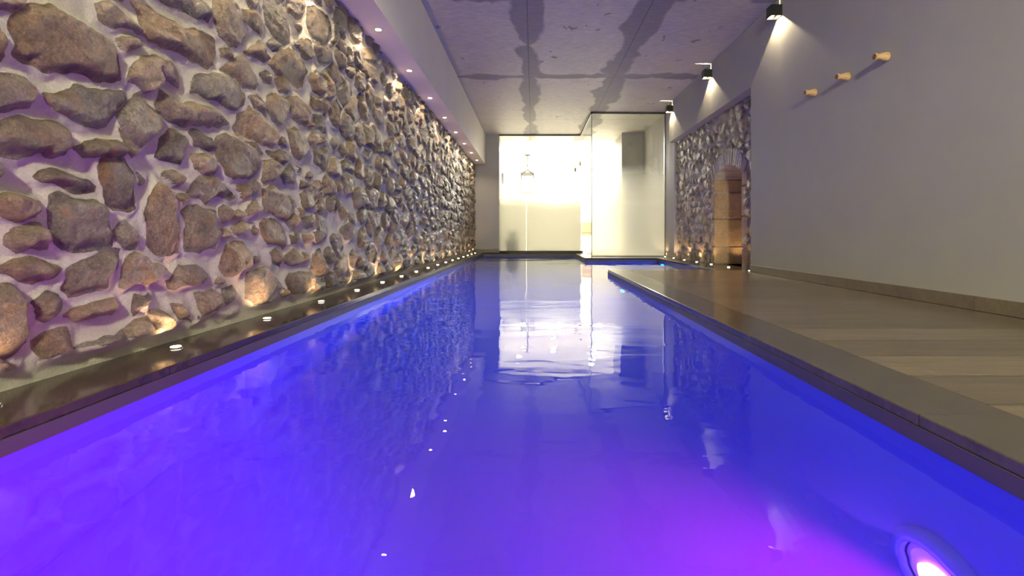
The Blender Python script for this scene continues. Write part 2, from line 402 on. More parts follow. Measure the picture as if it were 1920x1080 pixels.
PAL = [(.205,.175,.145),(.17,.15,.13),(.235,.20,.165),(.16,.142,.125),(.245,.19,.14),(.19,.165,.15),(.175,.165,.155),(.225,.185,.155),(.20,.155,.115)]
def rubble(U, V, polys, seeds, amp, seed, warp=0.012):
    """height, stone mask and tint of a rubble wall over the grid U (along), V (up)."""
    r = np.random.default_rng(seed)
    wu = U+warp*2*fbm(U*16, V*16, seed+50, 2); wv = V+warp*2*fbm(U*16, V*16, seed+60, 2)
    sd = np.full(U.shape, -0.06); H = np.zeros(U.shape); T = np.zeros(U.shape+(3,)); T[:] = .2
    stones = [('p', P) for P in polys]+[('s', k) for k in range(len(seeds))]
    if len(seeds):
        su = np.array([s[0] for s in seeds]); sv = np.array([s[1] for s in seeds]); K = 1.45
        shp = U.shape; fu = wu.ravel(); fv = wv.ravel()
        i1 = np.zeros(fu.size, int); dd = np.zeros(fu.size)
        for a in range(0, fu.size, 20000):
            b = slice(a, a+20000)
            D = ((fu[b, None]-su)/K)**2+(fv[b, None]-sv)**2
            k2 = np.argpartition(D, 1, axis=1)[:, :2]
            dA = np.take_along_axis(D, k2, 1); o = np.argsort(dA, 1)
            k2 = np.take_along_axis(k2, o, 1); dA = np.take_along_axis(dA, o, 1)
            sep = np.sqrt(((su[k2[:, 0]]-su[k2[:, 1]])/K)**2+(sv[k2[:, 0]]-sv[k2[:, 1]])**2)+1e-9
            i1[b] = k2[:, 0]; dd[b] = np.minimum((dA[:, 1]-dA[:, 0])/(2*sep), np.array([s[2] for s in seeds])[k2[:, 0]]-np.sqrt(dA[:, 0]))
        i1 = i1.reshape(shp); dd = dd.reshape(shp)
    for kind, q in stones:
        if kind == 'p':
            u0, u1 = min(p[0] for p in q)-.05, max(p[0] for p in q)+.05
            v0, v1 = min(p[1] for p in q)-.05, max(p[1] for p in q)+.05
            cu, cv = (u0+u1)/2, (v0+v1)/2
            c0, c1 = np.searchsorted(U[0], [u0, u1]); r0, r1 = np.searchsorted(V[:, 0], [v0, v1])
            if c1 <= c0 or r1 <= r0: continue
            sl = (slice(r0, r1), slice(c0, c1)); s = poly_sd(q, wu[sl], wv[sl])
            s = np.minimum(s, 0.2)
            if len(seeds): dd[sl] = np.where(s > -0.03, -0.06, dd[sl])
        else:
            cu, cv = seeds[q][0], seeds[q][1]; rad = seeds[q][2]*2.0
            c0, c1 = np.searchsorted(U[0], [cu-rad, cu+rad]); r0, r1 = np.searchsorted(V[:, 0], [cv-rad, cv+rad])
            if c1 <= c0 or r1 <= r0: continue
            sl = (slice(r0, r1), slice(c0, c1)); s = np.where(i1[sl] == q, dd[sl]-seeds[q][3], -0.06)
        x, y = U[sl]-cu, V[sl]-cv
        tops = 1e9
        for k in range(5):
            ang = r.uniform(0, 6.283); sl_ = r.uniform(.05, .42); off = r.uniform(0.0, .028)
            tops = np.minimum(tops, off+sl_*(x*np.cos(ang)+y*np.sin(ang)))
        base = r.uniform(.62, 1.0)*amp
        lump = base+np.clip(tops, -.035, .03)*(amp/.06)
        lump = lump+fbm(x*9+r.uniform(0, 90), y*13+r.uniform(0, 90), seed+7, 5, .55, True)*.020*(amp/.06)
        qa = r.uniform(-.7, .7); xr, yr = x*np.cos(qa)+y*np.sin(qa), y*np.cos(qa)-x*np.sin(qa)
        lump = lump+np.maximum(fbm(xr*11+r.uniform(0, 90), yr*34+r.uniform(0, 90), seed+17, 4, .6, True), -.12)*(.016 if kind == 'p' else .024)*(amp/.06)
        ew = r.uniform(.018, .036)
        s = s+(.009 if kind == 'p' else .003)
        h = lump*sstep(-.004, ew, s)
        m = s > sd[sl]
        sd[sl] = np.where(m, s, sd[sl]); H[sl] = np.where(m & (s > -.004), h, H[sl])
        tint = np.array(PAL[r.integers(len(PAL))])*r.uniform(.75, 1.15)
        T[sl] = np.where((m & (s > -.02))[..., None], tint, T[sl])
    fil = np.exp(np.clip(sd, -.06, 0)/.022)*.022*(amp/.06)            # mortar smeared up against the stones
    mort = fbm(U*5, V*5, seed+31, 4)*.016+fbm(U*40, V*40, seed+41, 2)*.002+fil
    H = np.maximum(H, np.where(sd > 0.01, -1, mort))
    H = H+fbm(U*48, V*48, seed+71, 3, .65, True)*np.where(sd > 0, .0075, .001)
    for ax in (0, 1):                                   # take the stair-steps off steep edges
        H = .5*H+.25*(np.roll(H, 1, ax)+np.roll(H, -1, ax))
    mask = sstep(-.002, .012, sd)
    return H, mask, T
def grid_mesh(name, P, mask, tint, mat, keep=None, flip=False):
    nr, nc = P.shape[:2]
    idx = np.arange(nr*nc).reshape(nr, nc)
    f = np.stack([idx[:-1, :-1], idx[:-1, 1:], idx[1:, 1:], idx[1:, :-1]], -1)
    if flip: f = f[..., ::-1]
    if keep is not None:
        kq = keep[:-1, :-1] & keep[:-1, 1:] & keep[1:, 1:] & keep[1:, :-1]; f = f[kq]
    f = f.reshape(-1, 4)
    me = bpy.data.meshes.new(name)
    me.vertices.add(nr*nc); me.vertices.foreach_set('co', P.reshape(-1).astype(np.float32))
    me.loops.add(f.size); me.loops.foreach_set('vertex_index', f.reshape(-1).astype(np.int32))
    me.polygons.add(len(f)); me.polygons.foreach_set('loop_start', np.arange(0, f.size, 4, dtype=np.int32))
    me.polygons.foreach_set('loop_total', np.full(len(f), 4, np.int32))
    me.polygons.foreach_set('use_smooth', np.ones(len(f), bool))
    at = me.attributes.new('stone_tint', 'FLOAT_COLOR', 'POINT')
    at.data.foreach_set('color', np.concatenate([tint, mask[..., None]], -1).reshape(-1).astype(np.float32))
    me.materials.append(mat); me.update(); me.validate()
    return me

# stones of the near part of the left wall: outlines read off the wall, as (distance along, height) after projection on the wall plane
STONES = """38,20 55,8 100,2 145,28 167,48 217,80 227,107 230,150 192,150 142,138 100,134 63,117 35,104 42,85 32,60
-40,-14 50,-14 52,12 38,19 12,12 -40,14
-40,55 8,50 15,75 16,105 5,113 -40,115
-40,140 20,140 55,147 72,160 73,180 72,203 35,208 -40,207
190,10 212,2 235,22 262,45 280,66 268,62 235,50 198,38
262,8 290,10 330,35 350,50 375,46 395,60 412,75 416,100 415,125 400,128 380,118 350,100 310,86 285,72 270,50 272,30
243,155 255,122 270,110 300,108 330,118 347,138 348,160 335,160 308,142 300,132 303,165 275,172 262,160
92,176 107,178 142,162 167,170 180,170 213,167 240,177 247,187 225,208 222,217 203,237 190,238 158,225 125,215 97,193
262,182 270,175 287,198 308,215 313,232 290,268 272,278 255,262 240,245 228,216 248,195
-40,240 12,233 33,225 72,223 100,230 123,240 133,258 143,273 143,287 103,292 90,283 50,288 13,283 -40,275
158,277 183,263 225,263 242,273 240,287 217,288 193,293 172,295
230,240 250,265 266,283 252,292 243,275
-40,285 10,288 14,305 13,335 0,345 -40,345
75,325 90,319 120,318 150,323 175,333 188,350 183,358 142,356 117,351 90,338
197,298 217,290 240,297 257,320 260,348 263,387 250,394 217,397 207,385 206,375 200,350 194,328
-40,378 25,362 53,365 83,382 74,393 70,412 50,413 25,405 -40,398
20,440 42,425 80,427 92,447 100,465 83,472 45,472 18,458
103,375 125,368 158,370 187,378 202,392 207,420 217,450 215,462 200,468 167,467 130,468 107,445 98,420 98,395
213,437 227,422 247,415 263,432 267,448 263,465 247,470 222,447
283,375 305,345 317,352 332,375 335,395 340,415 345,450 342,475 330,480 310,485 295,475 283,455 283,420 278,400
3,502 33,488 75,487 117,497 125,503 107,518 83,527 58,528 25,520 5,512
133,505 150,492 180,480 205,468 232,467 233,485 228,503 213,522 212,540 183,547 140,553 125,537 135,520
235,537 237,500 248,478 262,475 283,490 317,508 312,523 287,531 265,525 243,537
-40,540 30,540 48,558 52,583 67,618 68,638 40,655 20,668 -40,672
73,563 100,547 120,553 124,580 103,597 83,588
133,590 142,580 175,570 225,563 232,580 225,588 183,598 150,602
263,552 285,546 292,553 283,575 262,595 256,585
80,636 97,626 133,622 150,642 153,662 120,690 86,680
150,655 180,640 215,625 240,620 228,655 200,668 165,668
240,620 262,605 288,600 289,635 265,650 240,650
290,585 308,575 318,580 330,602 333,625 310,635 292,640
-40,690 20,672 50,680 55,695 30,702 0,705
345,17 355,-8 388,-8 400,17 403,32 400,42 387,33 370,23
300,-8 340,-8 343,12 335,10 318,0
407,0 415,-8 430,-8 445,15 458,42 468,62 468,73 447,85 433,83 417,62 408,33
460,18 480,18 492,35 498,55 497,70 480,57 463,37
460,-8 490,-8 486,14 475,14
500,17 506,-8 522,-8 542,25 552,55 550,85 538,85 517,67 502,45
548,-8 575,-8 578,20 573,35 560,33 547,22
583,10 595,10 610,25 622,38 627,60 618,75 606,83 585,65 582,40
563,80 580,67 587,80 590,108 583,113 570,100
465,100 482,88 497,78 505,93 512,108 508,115 488,110
507,80 515,70 528,87 525,94 515,95
512,123 515,107 533,93 550,93 575,113 582,133 573,160 560,163 543,150 525,142
422,92 435,90 447,110 440,115 425,110
425,132 440,120 450,105 465,108 483,133 493,158 485,170 460,158 442,143
495,135 507,133 517,145 517,163 500,157
368,152 375,144 395,138 417,140 440,147 458,163 467,175 468,193 460,202 450,208 433,205 408,188 383,175 367,172
583,142 597,133 613,158 614,175 605,183 590,170
522,150 537,147 550,170 545,178 530,170
300,198 310,170 333,185 363,193 400,203 422,217 438,232 417,240 393,238 367,232 347,230 330,227 310,213
447,242 458,215 475,205 488,213 503,225 515,243 522,260 517,277 500,273 480,262 453,255
505,182 525,177 542,187 548,207 537,227 530,238 515,228 505,203
543,187 560,178 577,190 587,218 583,235 567,235 553,223
473,187 487,177 503,198 505,215 483,203
542,240 560,240 577,263 582,285 567,302 552,287 548,260
593,215 607,217 615,235 617,253 600,243
312,262 330,244 353,250 355,268 350,293 345,305 317,297 305,290
362,247 375,245 407,260 410,280 400,284 372,278
412,258 427,252 450,263 480,285 493,302 488,327 473,333 442,335 427,323 415,302
367,297 390,295 407,298 415,315 403,328 383,330 370,320
500,300 513,298 525,320 517,340 497,338
503,283 530,283 550,298 543,307 522,302
530,327 547,310 560,320 558,347 540,342
582,263 593,247 600,258 590,275
468,267 483,268 498,287 492,293
358,362 368,345 380,335 408,330 425,348 447,370 438,375 417,370 393,375 367,368
340,365 355,363 360,375 350,387
348,398 357,390 392,387 417,395 415,420 418,443 408,463 383,472 357,467 355,428
420,390 430,383 443,395 442,408 423,410
500,353 515,352 537,367 547,392 540,410 523,403 500,393 498,375
467,393 477,377 490,393 485,403 470,407
493,427 500,413 522,410 537,423 542,447 540,462 508,457 495,445
445,427 463,418 467,437 455,442
430,460 447,448 462,458 467,473 472,493 450,512 433,517 422,503 420,482
323,530 337,513 345,495 372,498 398,517 390,530 367,535 330,542
372,553 390,547 407,540 425,557 420,585 388,592 375,567
333,573 350,570 360,590 362,602 342,597
463,540 467,510 483,507 500,498 520,517 533,535 525,557 500,572 480,572 463,557
510,477 522,467 533,480 532,503 515,495
542,477 557,465 568,477 567,495 542,495
542,523 550,507 567,510 590,515 590,537 572,555 560,555 547,543
425,540 447,533 448,560 430,572 424,560
542,413 560,400 565,420 553,433
568,362 587,362 592,392 575,393
570,340 583,343 580,355 568,352
573,410 590,407 590,427 577,428
362,600 380,594 383,607 370,617
420,595 442,583 452,590 438,600"""
XF = 1.262
def wall_pt(s):
    px, py = map(float, s.split(','))
    y = XF*960/(1000-px); return (y, CAM_H+(440-py)*y/960)
POLY = [[wall_pt(q) for q in ln.split()] for ln in STONES.split('\n')]

def seeds_for(u0, u1, v0, v1, mw, mh, seed, skip=lambda u, v: False):
    r = np.random.default_rng(seed); out = []; v = v0
    while v < v1:
        hh = mh*r.uniform(.6, 1.5); u = u0-r.uniform(0, mw)
        while u < u1:
            ww = mw*r.choice([.42, .6, .8, 1.0, 1.3, 1.8]); cu = u+ww/2+r.uniform(-.03, .03); cv = v+hh/2+r.uniform(-.42, .42)*hh
            if not skip(cu, cv): out.append((cu, cv, max(.5*hh, .36*ww)*r.uniform(.85, 1.25), r.choice([.000, .002, .005, .010, .018])))
            u += ww
        v += hh
    return out
def fillers(n, u0, u1, v0, v1, polys, seed):
    """small stones wedged into the mortar between the big ones"""
    r = np.random.default_rng(seed); out = []
    P = np.stack([r.uniform(u0, u1, n), r.uniform(v0, v1, n)], -1)
    best = np.full(n, -9.0)
    for q in polys: best = np.maximum(best, poly_sd(q, P[:, 0], P[:, 1]))
    for (u, v), d in zip(P, best):
        if d < -.034 and all((u-o[0])**2+(v-o[1])**2 > (o[2]+.05)**2 for o in out):
            out.append((u, v, min(-d-.008, r.uniform(.022, .05)), .0))
    return out

# ------------------------------------------------------------------ left stone wall
ys = [Y0]
while ys[-1] < YB:
    y = ys[-1]; ys.append(y+(.1 if y < -.1 else .03 if y < .9 else (.0038+.0011*y)))
ys = np.array(ys); ys[-1] = YB
zs = np.arange(0, 1.951, .0054)
U, V = np.meshgrid(ys, zs)
px_of = lambda u: 1000-XF*960/max(u, .2)
sk = lambda u, v: (u > 0.9 and px_of(u) < 588 and 440-(v-CAM_H)*960/u > -12)
seeds = seeds_for(Y0-.2, YB+.1, -.02, 2.0, .215, .135, 5, sk)+fillers(1500, 1.45, 2.9, .05, 1.9, POLY, 77)
H, mask, T = rubble(U, V, POLY, seeds, .049, 3)
foot = sstep(.015, .075, V)                       # sandy fillet at the foot
T = T*np.array((1.08, 1.0, .90)); H = H*foot; mask = mask*sstep(.03, .09, V+.02*fbm(U*9, V*9, 5, 2))
P = np.stack([XL+.006+.022*sstep(.0, .3, V)*0+H-.004*(1-foot), U, V], -1)
me = grid_mesh('wall_left', P, mask, T, M['stone'])
wl = lk(bpy.data.objects.new('wall_left', me)); wl['kind'] = 'structure'

# ------------------------------------------------------------------ right stone recess with the arched niche
XS = 2.40
AC, AW, AS, AR = 6.27, 0.44, 1.105, 0.13          # niche centre, half width, springing, rise
ARAD = (AW**2+AR**2)/(2*AR); ACZ = AS+AR-ARAD
ys = np.arange(YC-.03, YE+.012, .008); zs = np.arange(0, ZL+.03, .008)
U, V = np.meshgrid(ys, zs)
rr = np.sqrt((U-AC)**2+(V-ACZ)**2)
inside = (np.abs(U-AC) < AW) & (V < AS) | ((rr < ARAD) & (V >= AS) & (np.abs(U-AC) < AW))
ring = (rr < ARAD+.20) & (V > AS-.06) & (np.abs(U-AC) < AW+.19)
def sk2(u, v):
    q = math.hypot(u-AC, v-ACZ)
    return (abs(u-AC) < AW+.03 and v < AS+.02) or (q < ARAD+.17 and v > AS-.05 and abs(u-AC) < AW+.16)
H, mask, T = rubble(U, V, [], seeds_for(YC-.1, YE+.1, -.02, 1.95, .165, .115, 21, sk2), .04, 23)
T = T*np.array((1.85, 1.72, 1.5)); H = np.where(ring | inside, .012, H); mask = np.where(ring | inside, 0, mask)
P = np.stack([XS-H, U, V], -1)
me = grid_mesh('wall_right_recess', P, mask, T, M['stone_r'], keep=~inside, flip=True)
wr = lk(bpy.data.objects.new('wall_right_recess', me)); wr['kind'] = 'structure'

def rough_box(bm, corners, cuts, amp, sd):
    """8-corner block, subdivided and roughened"""
    b2 = bmesh.new(); vs = [b2.verts.new(c) for c in corners]
    for f in [(0,1,3,2), (4,6,7,5), (0,4,5,1), (2,3,7,6), (0,2,6,4), (1,5,7,3)]: b2.faces.new([vs[i] for i in f])
    bmesh.ops.recalc_face_normals(b2, faces=b2.faces[:])
    bmesh.ops.bevel(b2, geom=b2.edges[:], offset=.008, segments=1, affect='EDGES')
    bmesh.ops.subdivide_edges(b2, edges=b2.edges[:], cuts=cuts, use_grid_fill=True)
    rn = random.Random(sd)
    for v in b2.verts: v.co += Vector((rn.uniform(-1, 1), rn.uniform(-1, 1), rn.uniform(-1, 1)))*amp
    tmp = bpy.data.meshes.new('t'); b2.to_mesh(tmp); b2.free(); bm.from_mesh(tmp); bpy.data.meshes.remove(tmp)
def m_block(name, c0, c1):
    t = NT(name); v = t.obj(); n = t.noise(v, 55, 7, 0.7); n2 = t.noise(v, 6, 4)
    c = t.mix(t.mapr(n, 0.3, 0.7), c0, c1); c = t.mix(t.mapr(n2, .4, .7, 0, .35), c, tuple(q*.6 for q in c0[:3])+(1,))
    t.set(t.p.inputs['Base Color'], c); t.p.inputs['Roughness'].default_value = .85
    t.set(t.p.inputs['Normal'], t.bump(n, .6, .008)); return t.m
M['ashlar'] = m_block('tan_sandstone', lin(158, 130, 98), lin(205, 176, 140))
M['brick'] = m_block('pale_arch_stone', lin(168, 159, 146), lin(212, 203, 190))
M['dark'] = m_block('dark_joint_mortar', lin(74, 64, 56), lin(98, 86, 76))  # dark mortar set back between the arch stones
XD = XS+.95
# jambs of coursed sandstone
for side, name in ((1, 'jamb'), (-1, 'jamb')):
    bm = bmesh.new(); zz = [0, .23, .59, .935, AS]
    for k in range(4):
        ya, yb = (AC+AW, AC+AW+.14) if side > 0 else (AC-AW-.14, AC-AW)
        e = .006*((k*7) % 3)
        if side > 0: ya -= e
        else: yb += e
        cs = [(x, y, z) for x in (XS-.028, XD) for y in (ya, yb) for z in (zz[k]+.006, zz[k+1]-.006)]
        rough_box(bm, cs, 5, .0025, k+side*10)
    struct(name, bm, M['ashlar'], parent=wr)
    bm = bmesh.new(); ya, yb = (AC+AW+.012, AC+AW+.12) if side > 0 else (AC-AW-.12, AC-AW-.012)
    bx(bm, XS-.012, XD, ya, yb, 0, AS); struct('jamb_mortar', bm, M['stone_r'] if False else M['brick'], parent=wr)
# arch of thin radial stones
bm = bmesh.new(); half = math.asin(AW/ARAD); nv = 30; rn = random.Random(4)
for k in range(nv):
    a0 = -half*1.12+2.24*half*k/nv; a1 = -half*1.12+2.24*half*(k+1)/nv
    g = (a1-a0)*.10; a0 += g; a1 -= g
    ro = ARAD+.165+rn.uniform(0, .035); ri = ARAD+rn.uniform(-.004, .006); xf = XS-.034+rn.uniform(-.008, .008)
    cs = [(x, AC+r_*math.sin(a), ACZ+r_*math.cos(a)) for x in (xf, XD) for a in (a0, a1) for r_ in (ri, ro)]
    rough_box(bm, cs, 3, .003, k+40)
struct('arch_stones', bm, M['brick'], parent=wr)
bm = bmesh.new()
n = 24; pr = []
for k in range(n+1):
    a = -half*1.1+2.2*half*k/n; pr.append((AC+(ARAD+.014)*math.sin(a), ACZ+(ARAD+.014)*math.cos(a), AC+(ARAD+.15)*math.sin(a), ACZ+(ARAD+.15)*math.cos(a)))
for (a, b) in zip(pr, pr[1:]):
    vs = [bm.verts.new((x, y, z)) for x in (XS-.012, XD) for (y, z) in ((a[0], a[1]), (b[0], b[1]), (b[2], b[3]), (a[2], a[3]))]
    for f in ((0,1,2,3), (7,6,5,4), (0,4,5,1), (2,6,7,3)): bm.faces.new([vs[i] for i in f])
struct('arch_mortar', bm, M['dark'], parent=wr)
struct('niche_back', box(XD-.005, XD+.1, AC-AW-.15, AC+AW+.15, 0, 1.5), M['ashlar'], parent=wr)

# ------------------------------------------------------------------ plain walls, ceiling, soffit
bm = bmesh.new(); bx(bm, XR, XR+.35, Y0, YC, 0, HC); bx(bm, XR, XR+.35, YC, YE, ZL, HC)
struct('wall_right', bm, M['plaster'])
bm = bmesh.new(); bx(bm, 2.335, 2.6, YE, 11.8, 0, HC); struct('wall_right_far', bm, M['greywall'])
struct('soffit_left', box(-1.7, -1.038, Y0, YB, ZL, HC), M['soffit'])['kind'] = 'structure'
struct('ceiling', box(-1.75, 3.0, Y0-.1, 11.8, HC, HC+.2), M['concrete'])
struct('wall_rear', box(-1.75, 2.6, Y0-.1, Y0, -.2, HC), M['plaster'])
struct('wall_back', box(-1.75, -.745, YB, 11.8, 0, HC), M['greywall'])
struct('wall_back_right', box(1.88, 2.335, 10.88, 11.8, 0, HC), M['greywall'])
# skirtings
bm = bmesh.new(); bx(bm, XR-.012, XR, Y0, YC, .001, .074, bev=.002); struct('baseboard_right', bm, M['skirt'])
bm = bmesh.new(); bx(bm, -1.3, -.75, YB-.012, YB, .001, .075, bev=.002); struct('baseboard_back', bm, M['skirt'])
bm = bmesh.new(); bx(bm, 2.323, 2.335, YE+.002, YG-.02, .001, .075, bev=.002); struct('baseboard_far', bm, M['skirt'])

# ------------------------------------------------------------------ pool basin, water
ZB = -1.45
foot_poly = [(PL, PY0), (PR, PY0), (PR, YP), (EXR, YP), (EXR, EXE), (.85, EXE), (.85, PEND), (PL, PEND)]
def offset(poly, d):
    out = []; n = len(poly)
    for i in range(n):
        p0, p1, p2 = Vector(poly[i-1]), Vector(poly[i]), Vector(poly[(i+1) % n])
        e0 = (p1-p0).normalized(); e1 = (p2-p1).normalized()
        n0 = Vector((e0.y, -e0.x)); n1 = Vector((e1.y, -e1.x))
        out.append(tuple(p1+(n0+n1)*d))
    return out
def wall_ring(bm, poly, d, z0, z1):
    o = offset(poly, d); n = len(poly)
    for i in range(n):
        j = (i+1) % n
        a, b, c, e = poly[i], poly[j], o[j], o[i]
        vs = [bm.verts.new((*p, z)) for z in (z0, z1) for p in (a, b, c, e)]
        for f in ((0,1,5,4), (1,2,6,5), (2,3,7,6), (3,0,4,7), (4,5,6,7), (3,2,1,0)): bm.faces.new([vs[k] for k in f])
    bmesh.ops.recalc_face_normals(bm, faces=bm.faces[:])
bm = bmesh.new(); wall_ring(bm, foot_poly, .12, ZB-.1, -.027)
bx(bm, PL-.1, EXR+.1, PY0-.1, PEND+.1, ZB-.12, ZB)
prev = None
for k in range(33):                                 # rounded cove between walls and floor
    a = math.pi/2*k/32; r_ = .75
    ring = [bm.verts.new((*p, ZB+r_-r_*math.sin(a)+.001)) for p in offset(foot_poly, -(r_-r_*math.cos(a))-.001)]
    if prev:
        for i in range(len(ring)):
            j = (i+1) % len(ring); bm.faces.new((prev[i], ring[i], ring[j], prev[j]))
    prev = ring
bmesh.ops.recalc_face_normals(bm, faces=bm.faces[:])
basin = struct('pool_basin', bm, M['poolwall'])
bm = bmesh.new()
f = bm.faces.new([bm.verts.new((*p, WZ)) for p in offset(foot_poly, .02)])
r_ = bmesh.ops.extrude_face_region(bm, geom=[f])
for v in r_['geom']:
    if isinstance(v, bmesh.types.BMVert): v.co.z = ZB-.04
bmesh.ops.recalc_face_normals(bm, faces=bm.faces[:]); bmesh.ops.triangulate(bm, faces=bm.faces[:])
water = struct('pool_water', bm, M['water'])

bm = bmesh.new(); wall_ring(bm, offset(foot_poly, -.003), .02, WZ-.004, -.0265)
struct('waterline_band', bm, M['channel'])

# ------------------------------------------------------------------ floor, copings
def slab(name, rects, mat, z0=-.026, z1=0.0, bev=.003):
    bm = bmesh.new()
    for a in rects: bx(bm, a[0], a[1], a[2], a[3], z0, z1, bev=bev)
    return struct(name, bm, mat)
slab('trim_1', [(-1.6, PL, Y0, PEND)], M['cope_l'])                                   # left coping
slab('trim_2', [(PR, 1.03, PY0, YP), (1.03, XR+.2, YP-.2, YP)], M['cope_r'])          # coping of the deck
slab('trim_3', [(EXR, 2.5, YP, EXE), (.85, 2.5, EXE, YG+.02), (.85, 1.06, YG+.02, PEND), (-1.6, 1.06, PEND, YB+.02)], M['cope_l'])
slab('floor', [(1.03, 2.5, Y0, YP-.2), (PL, 1.03, Y0, PY0), ], M['deck'], bev=.0005)
bm = bmesh.new(); bx(bm, -1.7, 3.0, Y0-.1, PY0-.12, -.4, -.03); bx(bm, PR+.12, 3.0, PY0-.12, YP-.12, -.4, -.03)
struct('floor_screed', bm, M['greywall'])

# ------------------------------------------------------------------ glass partition
def empty_struct(name, loc=(0, 0, 0)):
    o = lk(bpy.data.objects.new(name, None)); o['kind'] = 'structure'; o.location = loc; o.empty_display_size = .1; return o
CB = .036
w1 = empty_struct('window_1')
obj('pane', box(-.735, -.153, YB-.006, YB+.006, CB, HC-.02), M['frost'], w1)
obj('pane', box(-.149, XG-.006, YB-.006, YB+.006, CB, HC-.02), M['frost'], w1)
bm = bmesh.new(); bx(bm, -.745, XG+.006, YB-.014, YB+.014, HC-.03, HC-.001); obj('top_channel', bm, M['darkalu'], w1)
obj('curb', box(-.745, XG+.04, YB-.02, YB+.06, .0, CB), M['cope_l'], w1)
obj('jamb_profile', box(-.745, -.735, YB-.016, YB+.012, CB, HC-.03), M['alu'], w1)
w2 = empty_struct('window_2')
obj('pane', box(XG-.006, XG+.006, YG+.008, YB-.012, CB*.4, HC-.02), M['clear'], w2)
obj('top_channel', box(XG-.014, XG+.014, YG-.014, YB-.014, HC-.03, HC-.001), M['darkalu'], w2)
obj('corner_edge', box(XG-.006, XG+.006, YG-.006, YG+.004, CB*.4, HC-.03), M['edge'], w2)
w3 = empty_struct('window_3')
obj('pane', box(XG+.008, 2.318, YG-.006, YG+.006, CB*.4, HC-.02), M['frost2'], w3)
obj('top_channel', box(XG-.014, 2.334, YG-.014, YG+.014, HC-.03, HC-.001), M['darkalu'], w3)
obj('jamb_profile', box(2.315, 2.334, YG-.02, YG+.02, .001, HC-.03), M['alu'], w3)
obj('bottom_channel', box(XG-.01, 2.334, YG-.012, YG+.012, .0005, CB*.4), M['alu'], w3)

# ------------------------------------------------------------------ bright room behind the glass
IY = 17.6
struct('floor_inner', box(XG-.02, 2.335, YG+.02, 11.8, -.03, -.001), M['white'])
struct('floor_inner_room', box(-1.2, 3.2, 11.0, IY, -.06, -.002), M['white'])
struct('ceiling_inner', box(-1.2, 3.2, 11.8, IY, HC-.001, HC+.1), M['white'])
struct('wall_inner_left', box(-1.1, -.95, 11.8, IY, 0, HC), M['white'])
struct('wall_inner_right', box(3.0, 3.15, 11.8, IY, 0, HC), M['white'])
struct('wall_inner_back', box(-1.1, 3.15, IY, IY+.1, 0, HC), M['white'])
struct('wall_inner_corner', box(2.335, 3.15, 11.7, 11.8, 0, HC), M['white'])
pl = None
dp = None
for i, (x, y) in enumerate(((-.35, 12.7), (1.45, 12.4), (.55, 13.6), (-.3, 15.6), (1.9, 14.9), (.8, 16.6))):
    lab = 'added round recessed ceiling downlight of the bright room, ' + ('nearest the left glass pane', 'behind the clear side glass', 'in front of the lantern', 'beyond the lantern', 'above the tan chair', 'nearest the far wall')[i]
    if dp: dup(dp, (x, y, HC-.0015), lab); continue
    dp = thing('assumed_downlight', lab, 'downlight', (x, y, HC-.0015), 'added downlights of the bright room')  # fixtures added to flood the inner room with light
    bm = bmesh.new(); lathe(bm, [(.062, -.004), (.075, -.006), (.075, 0)], 28); obj('rim', bm, M['white'], dp)
    bm = bmesh.new(); lathe(bm, [(.05, -.010), (.06, -.007), (.06, -.005)], 28); obj('lens', bm, M['panel'], dp)
    light('beam', 'SPOT', (0, 0, -.02), E_INNER, (1, .95, .85), dp, size=178, blend=.3, rad=.06)

# hanging lantern
L = thing('hanging_lantern', 'square glass lantern hanging on a rod from the ceiling of the bright room', 'lantern', (-.16, 13.9, HC-.002))
bm = bmesh.new(); lathe(bm, [(.075, -.022), (.08, -.012), (.08, 0)], 24); obj('ceiling_rose', bm, M['darkalu'], L)
bm = bmesh.new(); tube(bm, [(0, 0, -.02), (0, 0, -.42)], .012); lathe(bm, [(.02, -.30), (.026, -.29), (.02, -.28)], 12); obj('rod', bm, M['darkalu'], L)
bm = bmesh.new()
zt, zb, q = -.52, -1.02, .17
for sx, sy in ((1, 1), (1, -1), (-1, -1), (-1, 1)):
    tube(bm, [(sx*q, sy*q, zt), (sx*q, sy*q, zb)], .013, 6)
    tube(bm, [(0, 0, -.41), (sx*q*.35, sy*q*.35, -.45), (sx*q, sy*q, zt)], .011, 6)
for z in (zt, zb):
    for a, b in (((1, 1), (1, -1)), ((1, -1), (-1, -1)), ((-1, -1), (-1, 1)), ((-1, 1), (1, 1))):
        tube(bm, [(a[0]*q, a[1]*q, z), (b[0]*q, b[1]*q, z)], .014, 6)
obj('frame', bm, M['darkalu'], L)
bm = bmesh.new()
for sx, sy in ((1, 0), (-1, 0)): bx(bm, sx*q-.002, sx*q+.002, -q+.01, q-.01, zb+.01, zt-.01)
for sy in (1, -1): bx(bm, -q+.01, q-.01, sy*q-.002, sy*q+.002, zb+.01, zt-.01)
obj('glass', bm, M['clear'], L)
bm = bmesh.new()
for k in range(3):
    a = k*2.094; x, y = .05*math.cos(a), .05*math.sin(a)
    lathe(bm, [(.012, -.80), (.012, -.70), (.016, -.68), (.012, -.64), (.002, -.60)], 10, mat=Matrix.Translation((x, y, 0)))
obj('candle_bulbs', bm, M['lensW'], L)

# sconce on the inner left wall
sc = thing('wall_sconce', 'dark slim wall sconce at left edge of the bright room', 'wall lamp', (-.948, 14.3, 1.95))
bm = bmesh.new(); bx(bm, 0, .02, -.05, .05, -.14, .14, bev=.004); obj('back_plate', bm, M['darkalu'], sc)
bm = bmesh.new(); lathe(bm, [(.028, -.15), (.035, -.13), (.035, .13), (.028, .15)], 16, mat=Matrix.Translation((.095, 0, 0))); obj('shade', bm, M['darkalu'], sc)
bm = bmesh.new(); tube(bm, [(.01, 0, -.02), (.095, 0, -.02)], .009); obj('arm', bm, M['darkalu'], sc)
